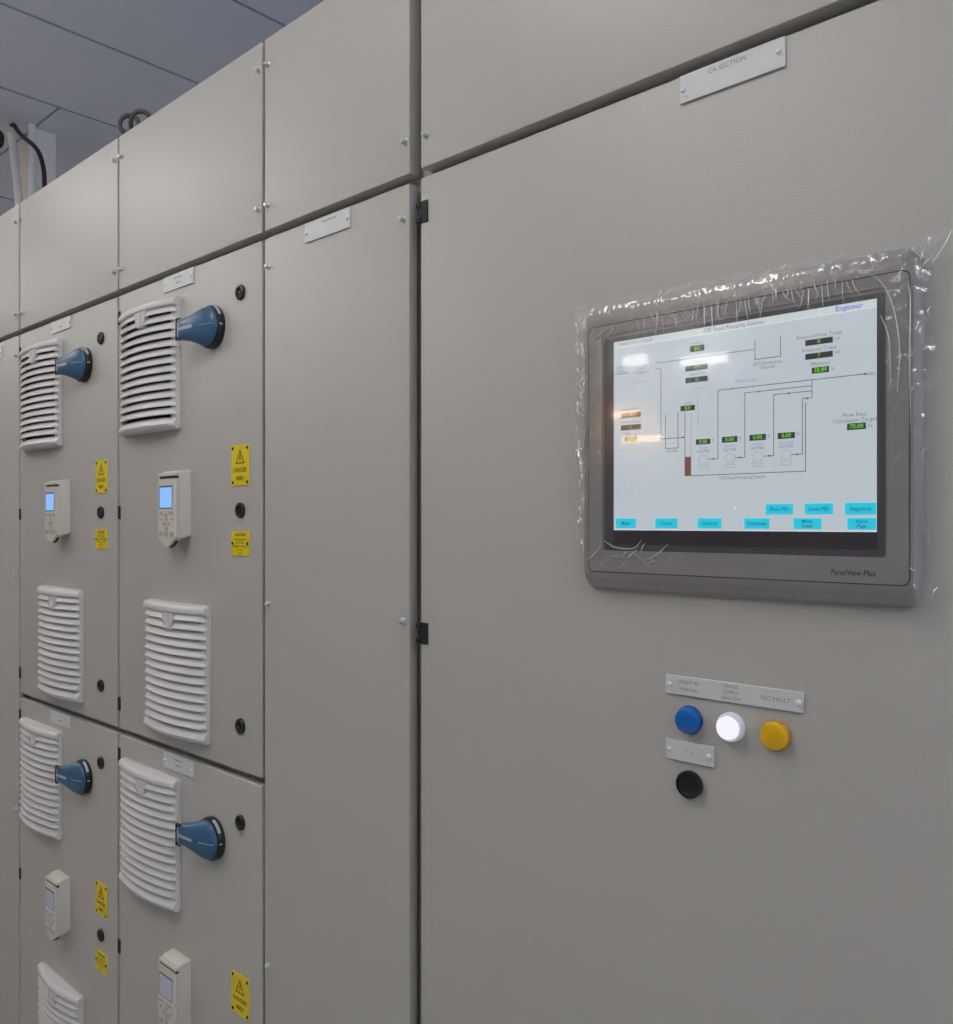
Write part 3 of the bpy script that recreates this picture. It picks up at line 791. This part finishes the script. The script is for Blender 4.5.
obj('flow_arrow', q, M['scr_line'], SCR, smooth=False)
obj('tank_level', quads([(99.0, 106.3, 63.6, 86.0)], O2), M['scr_brown'], SCR, smooth=False)
VB = [(105.1, 123.6, 207.0, 214.0, '8.0'), (99.3, 127.9, 185.4, 191.6, '0'), (99.3, 127.9, 171.6, 177.7, '0'), (93.0, 111.5, 139.5, 145.8, '8.0'),
      (240.0, 268.7, 195.6, 201.7, '0'), (240.0, 268.7, 181.0, 187.2, '7'), (246.9, 264.8, 165.6, 171.9, '38.89'),
      (112.8, 131.1, 99.3, 105.4, '0.00'), (145.2, 163.9, 99.5, 106.1, '0.00'), (178.0, 196.9, 99.6, 106.2, '0.00'), (210.0, 229.0, 99.4, 106.0, '0.00'),
      (10.6, 39.2, 138.0, 144.0, '0'), (10.6, 39.2, 122.8, 129.2, '0'), (16.4, 33.6, 108.7, 114.3, '0.00'), (283.0, 301.6, 103.8, 110.6, '70.00')]
obj('value_box', quads([v_[:4] for v_ in VB], O2), M['scr_black'], SCR, smooth=False)
q = B()
for v_ in VB: text(q, v_[4], 0.0062, mx((v_[0]+v_[1])/2), mz((v_[2]+v_[3])/2), O3+0.0001, bold=0.00012)
obj('value_digits', q, M['scr_green'], SCR, smooth=False)
BT = [(3.3, 32.2, 2.8, 14.3, 'Menu'), (59.3, 88.8, 2.8, 14.3, 'Trend'), (115.3, 144.6, 2.8, 14.3, 'Control'), (172.1, 200.9, 2.8, 14.0, 'Overview'), (227.6, 257.1, 2.6, 14.0, 'Mimic\nIndex'), (283.5, 311.4, 2.4, 14.0, 'Alarm\nPage'),
      (196.9, 226.8, 18.2, 29.3, 'Flow PID'), (239.7, 268.9, 18.1, 29.3, 'Level PID'), (281.0, 311.4, 17.5, 29.4, 'Setpoints')]
obj('button_edge', quads([(a-0.9, b_, c, d+1.0) for a, b_, c, d, s in BT], O1), M['scr_cyanhi'], SCR, smooth=False)
obj('screen_button', quads([v_[:4] for v_ in BT], O2), M['scr_cyan'], SCR, smooth=False)
q = B()
for a, b_, c, d, s in BT: text(q, s, 0.0050 if '\n' in s else 0.0056, mx((a+b_)/2), mz((c+d)/2), O3+0.0001, bold=0.00006)
obj('button_lettering', q, M['scr_btntext'], SCR, smooth=False)
q = B()
for s, sz_, x, z in (('19/08/2014  15:22:18', 0.0056, 31, 229.2), ('TSR Feed Pumping Station', 0.0068, 158, 228.9), ('Pressure', 0.0042, 114.5, 217), ('Required Flow', 0.0042, 114.5, 195), ('Produced', 0.0042, 114.5, 181), ('Level', 0.0042, 102.3, 148.5),
                     ('EFT Distribution\nChamber', 0.0048, 198.5, 181), ('Required Flow Today', 0.0054, 254.5, 205.2), ('Produced Today', 0.0054, 254.5, 190.8), ('Efficiency', 0.0056, 255.5, 175.6),
                     ('m3', 0.0046, 273, 199), ('m3', 0.0046, 273, 185), ('%', 0.0046, 268.5, 168.5), ('WRC', 0.0046, 309-3, 158.8), ('Flow Rate\nCalculation Target', 0.0058, 290.5, 116.4), ('l/s', 0.0054, 305.8, 107),
                     ('TSR Feed Pumping Station', 0.0052, 169.2, 59.6), ('Required Flow', 0.0042, 25, 148), ('Produced Today', 0.0042, 25, 132.6), ('Efficiency', 0.0042, 25, 117.8),
                     ('Inlet\nFlow', 0.0048, 9, 199), ('Inlet\nScreen', 0.0048, 39, 194), ('Chamber', 0.0042, 82, 94),
                     ('%', 0.0046, 134.5, 103), ('%', 0.0046, 167.5, 103.5), ('%', 0.0046, 200, 103.5), ('%', 0.0046, 232.5, 103.5)):
    text(q, s, sz_, mx(x), mz(z), O2)
for px in PX: text(q, 'ACTIVE', 0.0046, mx(px), mz(91), O2)
obj('display_lettering', q, M['scr_text'], SCR, smooth=False)
q = B(); text(q, 'Engineer', 0.0078, mx(285), mz(229.2), O2, bold=0.0001)
obj('user_name', q, M['scr_blue'], SCR, smooth=False)
q = B(); text(q, 'Flow Loop', 0.0058, mx(173.5), mz(167), O2); text(q, 'Overflow', 0.0042, mx(115.3), mz(164.6), O2)
for px, s in zip(PX, ('Duty', 'Assist', 'Assist', 'Standby')): text(q, s, 0.0052, mx(px), mz(95.4), O2)
obj('blue_lettering', q, M['scr_lilac'], SCR, smooth=False)
q = B()
vs = [q.verts.new((mx(a), -O2, mz(c))) for a, c in ((160, 28), (160, 23.8), (163.2, 25))]; q.faces.new(vs)
obj('pointer', q, M['scr_white'], SCR, smooth=False)
f = B(); prism(f, rrect(lx0+0.0002, lx1-0.0002, lz0+0.0002, lz1-0.0002, 0.0012, 2), 0.0178, 0.0180)
bmesh.ops.recalc_face_normals(f, faces=list(f.faces))
dele = [fc for fc in f.faces if fc.normal.y > -0.5]
bmesh.ops.delete(f, geom=dele, context='FACES_ONLY')
gp = obj('glass', f, M['glass'], H, smooth=False, recalc=False)

# ---------------------------------------------------------------- crinkled protective film over the terminal
FT = thing('protective_film', 'clear crinkled plastic film wrapped over the touchscreen terminal', 'plastic film', (HX, -0.0008, HZ))
def bez(x, z):
    # how far the terminal stands out at (x, z)
    dx = max(ox0-x, x-ox1, 0); dz = max(oz0-z, z-oz1, 0)
    ins = min(x-ox0, ox1-x, z-oz0, oz1-z)
    if ins < 0: return 0.0
    if ins > 0.020: return 0.0190
    return 0.0045+0.0145*min(1, ins/0.018)**0.55
def film_out(x, z):
    base = max(bez(x+a, z+c) for a in (-0.006, 0, 0.006) for c in (-0.006, 0, 0.006))
    ins = min(x-ox0, ox1-x, z-oz0, oz1-z)
    edge = max(0.0, min(1.0, 1-(ins)/0.034))
    base = base if ins > 0 else 0.010*max(0, 1+ins/0.016)+0.0015
    wr = noise.noise(Vector((x*38, z*38, 3.1)))*0.5+0.5
    cr = abs(noise.noise(Vector((x*95+4, z*70, 1.7))))
    c2 = abs(noise.noise(Vector((x*210, z*150, 9.2))))
    top = max(0.0, min(1.0, 1-(oz1-0.018-z)/0.03)) if z < oz1 else 1
    ripple = abs(math.sin(x*420+6*noise.noise(Vector((x*30, z*30, 0)))+z*160))*0.0010*top
    return base+0.0009+wr*0.0014*(0.2+0.8*edge)+edge*(cr*0.0030+c2*0.0007)+ripple*0.6
f = B()
NX, NZ = 190, 165
fx0, fx1, fz0, fz1 = ox0-0.015, ox1+0.011, oz0+0.004, oz1+0.007
grid = {}
for i in range(NX+1):
    for j in range(NZ+1):
        u, v_ = i/NX, j/NZ
        x = fx0+(fx1-fx0)*u; z = fz0+(fz1-fz0)*v_
        # ragged outline
        rag = 0.006*noise.noise(Vector((z*55, 2.0, 5.0)))+0.003*noise.noise(Vector((z*160, 7.0, 5.0)))
        rag2 = 0.005*noise.noise(Vector((x*50, 12.0, 5.0)))+0.002*noise.noise(Vector((x*190, 7.0, 1.0)))
        eu = max(0, 1-min(u, 1-u)/0.06); ev = max(0, 1-min(v_, 1-v_)/0.06)
        lean = 0.006*(0.5-v_)          # the left hem swings out towards the middle
        if u < 0.5: x += eu*(rag-0.004*math.sin(PI*v_))
        else: x -= eu*(rag+0.003*math.sin(PI*v_))
        if v_ < 0.5: z += ev*rag2
        else: z -= ev*rag2
        grid[i, j] = f.verts.new((x, -film_out(x, z), z))
for i in range(NX):
    for j in range(NZ):
        f.faces.new((grid[i, j], grid[i+1, j], grid[i+1, j+1], grid[i, j+1]))
obj('film_sheet', f, M['film'], FT, angle=180)
# white tubes along the film's creases, standing in for their glossy highlights
f = B()
R = random.Random(21)
def crease_glint(pts, r=0.0004):
    P_ = spline([(x, -(film_out(x, z)+0.0004), z) for x, z in pts], 5)
    n_ = len(P_)
    tube(f, P_, [r*(0.25+0.75*math.sin(PI*(k+0.5)/n_)) for k in range(n_)], 6)
# fine curved glints fanning over the top edge of the bezel
for k in range(46):
    x = -0.115+0.255*(k/46)+R.uniform(-0.003, 0.003)
    L_ = R.uniform(0.010, 0.026); z1 = oz1-R.uniform(0.020, 0.028)
    c = R.uniform(-0.003, 0.005)
    crease_glint([(x, z1), (x+c*0.3, z1-L_*0.35), (x+c, z1-L_*0.7), (x+c*1.9, z1-L_)], R.uniform(0.0003, 0.0007))
for k in range(16):      # short strokes on the upper rim
    x = ox0+0.01+R.random()*0.37; z = oz1-R.uniform(-0.001, 0.006)
    a = R.uniform(-0.4, 1.2); L_ = R.uniform(0.004, 0.011)
    crease_glint([(x, z), (x+L_*0.5*math.cos(a), z+L_*0.4*math.sin(a)), (x+L_*math.cos(a), z+L_*math.sin(a))], R.uniform(0.0005, 0.0010))
for k in range(75):      # crumple glints along the left hem
    z = oz0+0.045+R.random()*0.30; x = ox0-R.uniform(-0.008, 0.012)
    a = PI/2+R.uniform(-0.9, 0.9); L_ = R.uniform(0.006, 0.020)
    crease_glint([(x, z), (x+0.5*L_*math.cos(a)+R.uniform(-.002, .002), z+0.5*L_*math.sin(a)), (x+L_*math.cos(a), z+L_*math.sin(a))], R.uniform(0.0006, 0.0013))
for k in range(14):      # lower left corner and lower edge
    x = lx0-0.03+R.random()*0.13; z = lz0-0.012+R.uniform(-0.012, 0.010)
    a = R.uniform(-0.4, 1.2); L_ = R.uniform(0.006, 0.018)
    crease_glint([(x, z), (x+0.5*L_*math.cos(a), z+0.5*L_*math.sin(a)+R.uniform(0, .003)), (x+L_*math.cos(a), z+L_*math.sin(a))], R.uniform(0.0003, 0.0006))
for k in range(22):      # right hem and both right corners
    z = R.choice((oz0+0.004+0.05*R.random(), oz1-0.03*R.random(), oz0+0.05+0.25*R.random())); x = ox1+R.uniform(-0.004, 0.010)
    a = PI/2+R.uniform(-0.8, 0.8); L_ = R.uniform(0.005, 0.014)
    crease_glint([(x, z), (x+0.5*L_*math.cos(a)-0.0015, z+0.5*L_*math.sin(a)), (x+L_*math.cos(a), z+L_*math.sin(a))], R.uniform(0.0003, 0.0008))
# long individual crease glints
for pts, r in (
    ([(gx0+0.002, gz1-0.019), (gx0+0.016, gz1-0.010), (gx0+0.032, gz1-0.004), (gx0+0.040, gz1-0.001)], 0.0007),
    ([(gx0+0.004, gz1-0.021), (gx0+0.020, gz1-0.017), (gx0+0.034, gz1-0.010), (gx0+0.041, gz1-0.002), (gx0+0.047, gz1-0.007)], 0.0007),
    ([(sx0+0.013, sz0+0.065), (sx0+0.022, sz0+0.047), (sx0+0.029, sz0+0.034)], 0.0004),
    ([(sx0+0.006, sz0+0.048), (sx0+0.016, sz0+0.036), (sx0+0.023, sz0+0.018)], 0.0004),
    ([(sx0+0.030, sz0+0.070), (sx0+0.036, sz0+0.055), (sx0+0.040, sz0+0.044)], 0.0002),
    ([(sx0-0.012, sz0-0.013), (sx0+0.004, sz0-0.021), (sx0+0.030, sz0-0.022), (sx0+0.042, sz0-0.012)], 0.0006),
    ([(lx1-0.020, gz1+0.006), (lx1-0.004, gz1-0.010), (lx1+0.006, gz1-0.035), (lx1+0.012, gz1-0.075), (lx1+0.010, gz1-0.12)], 0.0005),
    ([(lx1-0.006, gz1-0.04), (lx1+0.002, gz1-0.065), (lx1+0.004, gz1-0.11)], 0.0004),
    ([(gx1-0.001, gz1-0.012), (gx1+0.001, gz1-0.03), (gx1+0.0005, gz1-0.08), (gx1+0.001, gz1-0.15)], 0.0007),
    ([(lx0-0.004, gz1-0.075), (lx0-0.001, gz1-0.066), (lx0+0.001, gz1-0.085)], 0.0006),
    ([(lx0-0.022, gz0+0.012), (lx0-0.010, gz0+0.022), (lx0+0.002, gz0+0.034)], 0.0006),
    ([(lx0+0.060, gz0+0.014), (lx0+0.080, gz0+0.024), (lx0+0.095, gz0+0.036)], 0.0005)):
    crease_glint(pts, r)
cr = obj('crease_glint', f, M['crease_glint'], FT); cr['kind'] = 'stuff'; cr['label'] = 'whitish strokes painted as glints on the film creases'
# loose flaps at the right corners
for pts, nm in (([(ox1+0.003, oz1+0.004), (ox1+0.016, oz1+0.010), (ox1+0.026, oz1+0.006), (ox1+0.020, oz1-0.006), (ox1+0.010, oz1-0.022)], 'a'),
                ([(ox1-0.020, oz0-0.003), (ox1-0.006, oz0+0.001), (ox1+0.004, oz0+0.012), (ox1+0.0055, oz0-0.002)], 'b')):
    q = B()
    vs = [q.verts.new((x, -(0.004+0.005*((k*7) % 3)), z)) for k, (x, z) in enumerate(pts)]
    cen = q.verts.new((sum(p[0] for p in pts)/len(pts), -0.0165, sum(p[1] for p in pts)/len(pts)))
    for k in range(len(vs)): q.faces.new((vs[k], vs[(k+1) % len(vs)], cen))
    fl = obj('film_flap', q, M['film'], FT, angle=20)
    if nm == 'a':
        q = B()
        tube(q, spline([(pts[2][0], -0.008, pts[2][1]), (pts[3][0]+0.002, -0.012, pts[3][1]), (pts[4][0], -0.010, pts[4][1])], 5), 0.0008, 6)
        obj('flap_glint', q, M['crease_glint'], fl)

# ---------------------------------------------------------------- things above and behind the row
f = B()
rx, ry = 0.7343, 0.6788      # the coil's rings stand square to the aisle view
c1 = Vector((-2.008, 0.060, 2.566)); c2 = Vector((-2.072, 0.060, 2.577))
pts = []
for k in range(0, 67):
    a = -0.5*PI+2*PI*2.0*k/66
    u = min(1.0, max(0.0, (k/66-0.35)/0.3)); c = c1.lerp(c2, u*u*(3-2*u))
    pts.append((c.x+0.0235*rx*math.cos(a), c.y+0.0235*ry*math.cos(a)+0.004*k/66, c.z+0.0235*math.sin(a)))
pts = [(-1.93, 0.20, UT-0.003), (-1.965, 0.12, UT+0.014)]+pts+[(-2.055, 0.08, 2.545), (-2.040, 0.13, UT+0.014), (-2.03, 0.20, UT-0.003)]
tube(f, pts, 0.0056, 12)
tag(obj('cable_coil', f, M['grey_conduit']), 'dark grey coiled flexible conduit peeping over the cabinet top', 'coiled conduit')

f = B(); box(f, -4.115, -3.93, 0.530, 0.615, 0, CZ, 0.003, 2)
tag(obj('cable_trunking', f, M['white_pvc']), 'wide white boxed trunking rising to the ceiling behind the cabinets', 'cable trunking')
f = B()
tube(f, [(-3.912, 0.508, 0.0), (-3.912, 0.508, CZ)], 0.016, 20)
tag(obj('white_pipe', f, M['white_pvc']), 'straight white pipe in front of the boxed trunking', 'pipe')
f = B()
tube(f, spline([(-3.9446, 0.475, 0.0), (-3.9446, 0.475, 2.3), (-3.955, 0.475, 2.797), (-3.9676, 0.475, 2.9634), (-3.9905, 0.475, 3.0675), (-4.0196, 0.475, 3.1664), (-4.0467, 0.475, 3.2652), (-4.0644, 0.475, CZ)], 8), 0.016, 16)
tag(obj('conduit_pipe', f, M['white_pvc']), 'slim curved white conduit left of the black cable, reaching the ceiling', 'conduit')
f = B()
tube(f, spline([(-3.6202, 0.45, 0.0), (-3.6202, 0.45, 1.8), (-3.6207, 0.45, 2.7936), (-3.6221, 0.45, 2.9534), (-3.6326, 0.45, 3.0167), (-3.6679, 0.45, 3.0811), (-3.7302, 0.45, 3.1382), (-3.8714, 0.45, 3.2254), (-3.9627, 0.45, 3.3001), (-3.9803, 0.45, CZ)], 10), 0.0092, 12)
tag(obj('black_cable', f, M['wire']), 'black cable curving down from the ceiling in front of the trunking', 'cable')
t = thing('round_junction_box', 'round black box hanging under the ceiling at the left edge', 'junction box', (-3.90, 0.36, 3.19))
f = B()
lathe(f, [(0, -0.025), (0.030, -0.025), (0.036, -0.018), (0.036, 0.018), (0.030, 0.025), (0, 0.025)], n=28)
obj('body', f, M['blackm'], t)
f = B(); tube(f, [(0, 0, 0.03), (0, 0, CZ-3.18)], 0.008, 12); obj('stem', f, M['wire'], t)
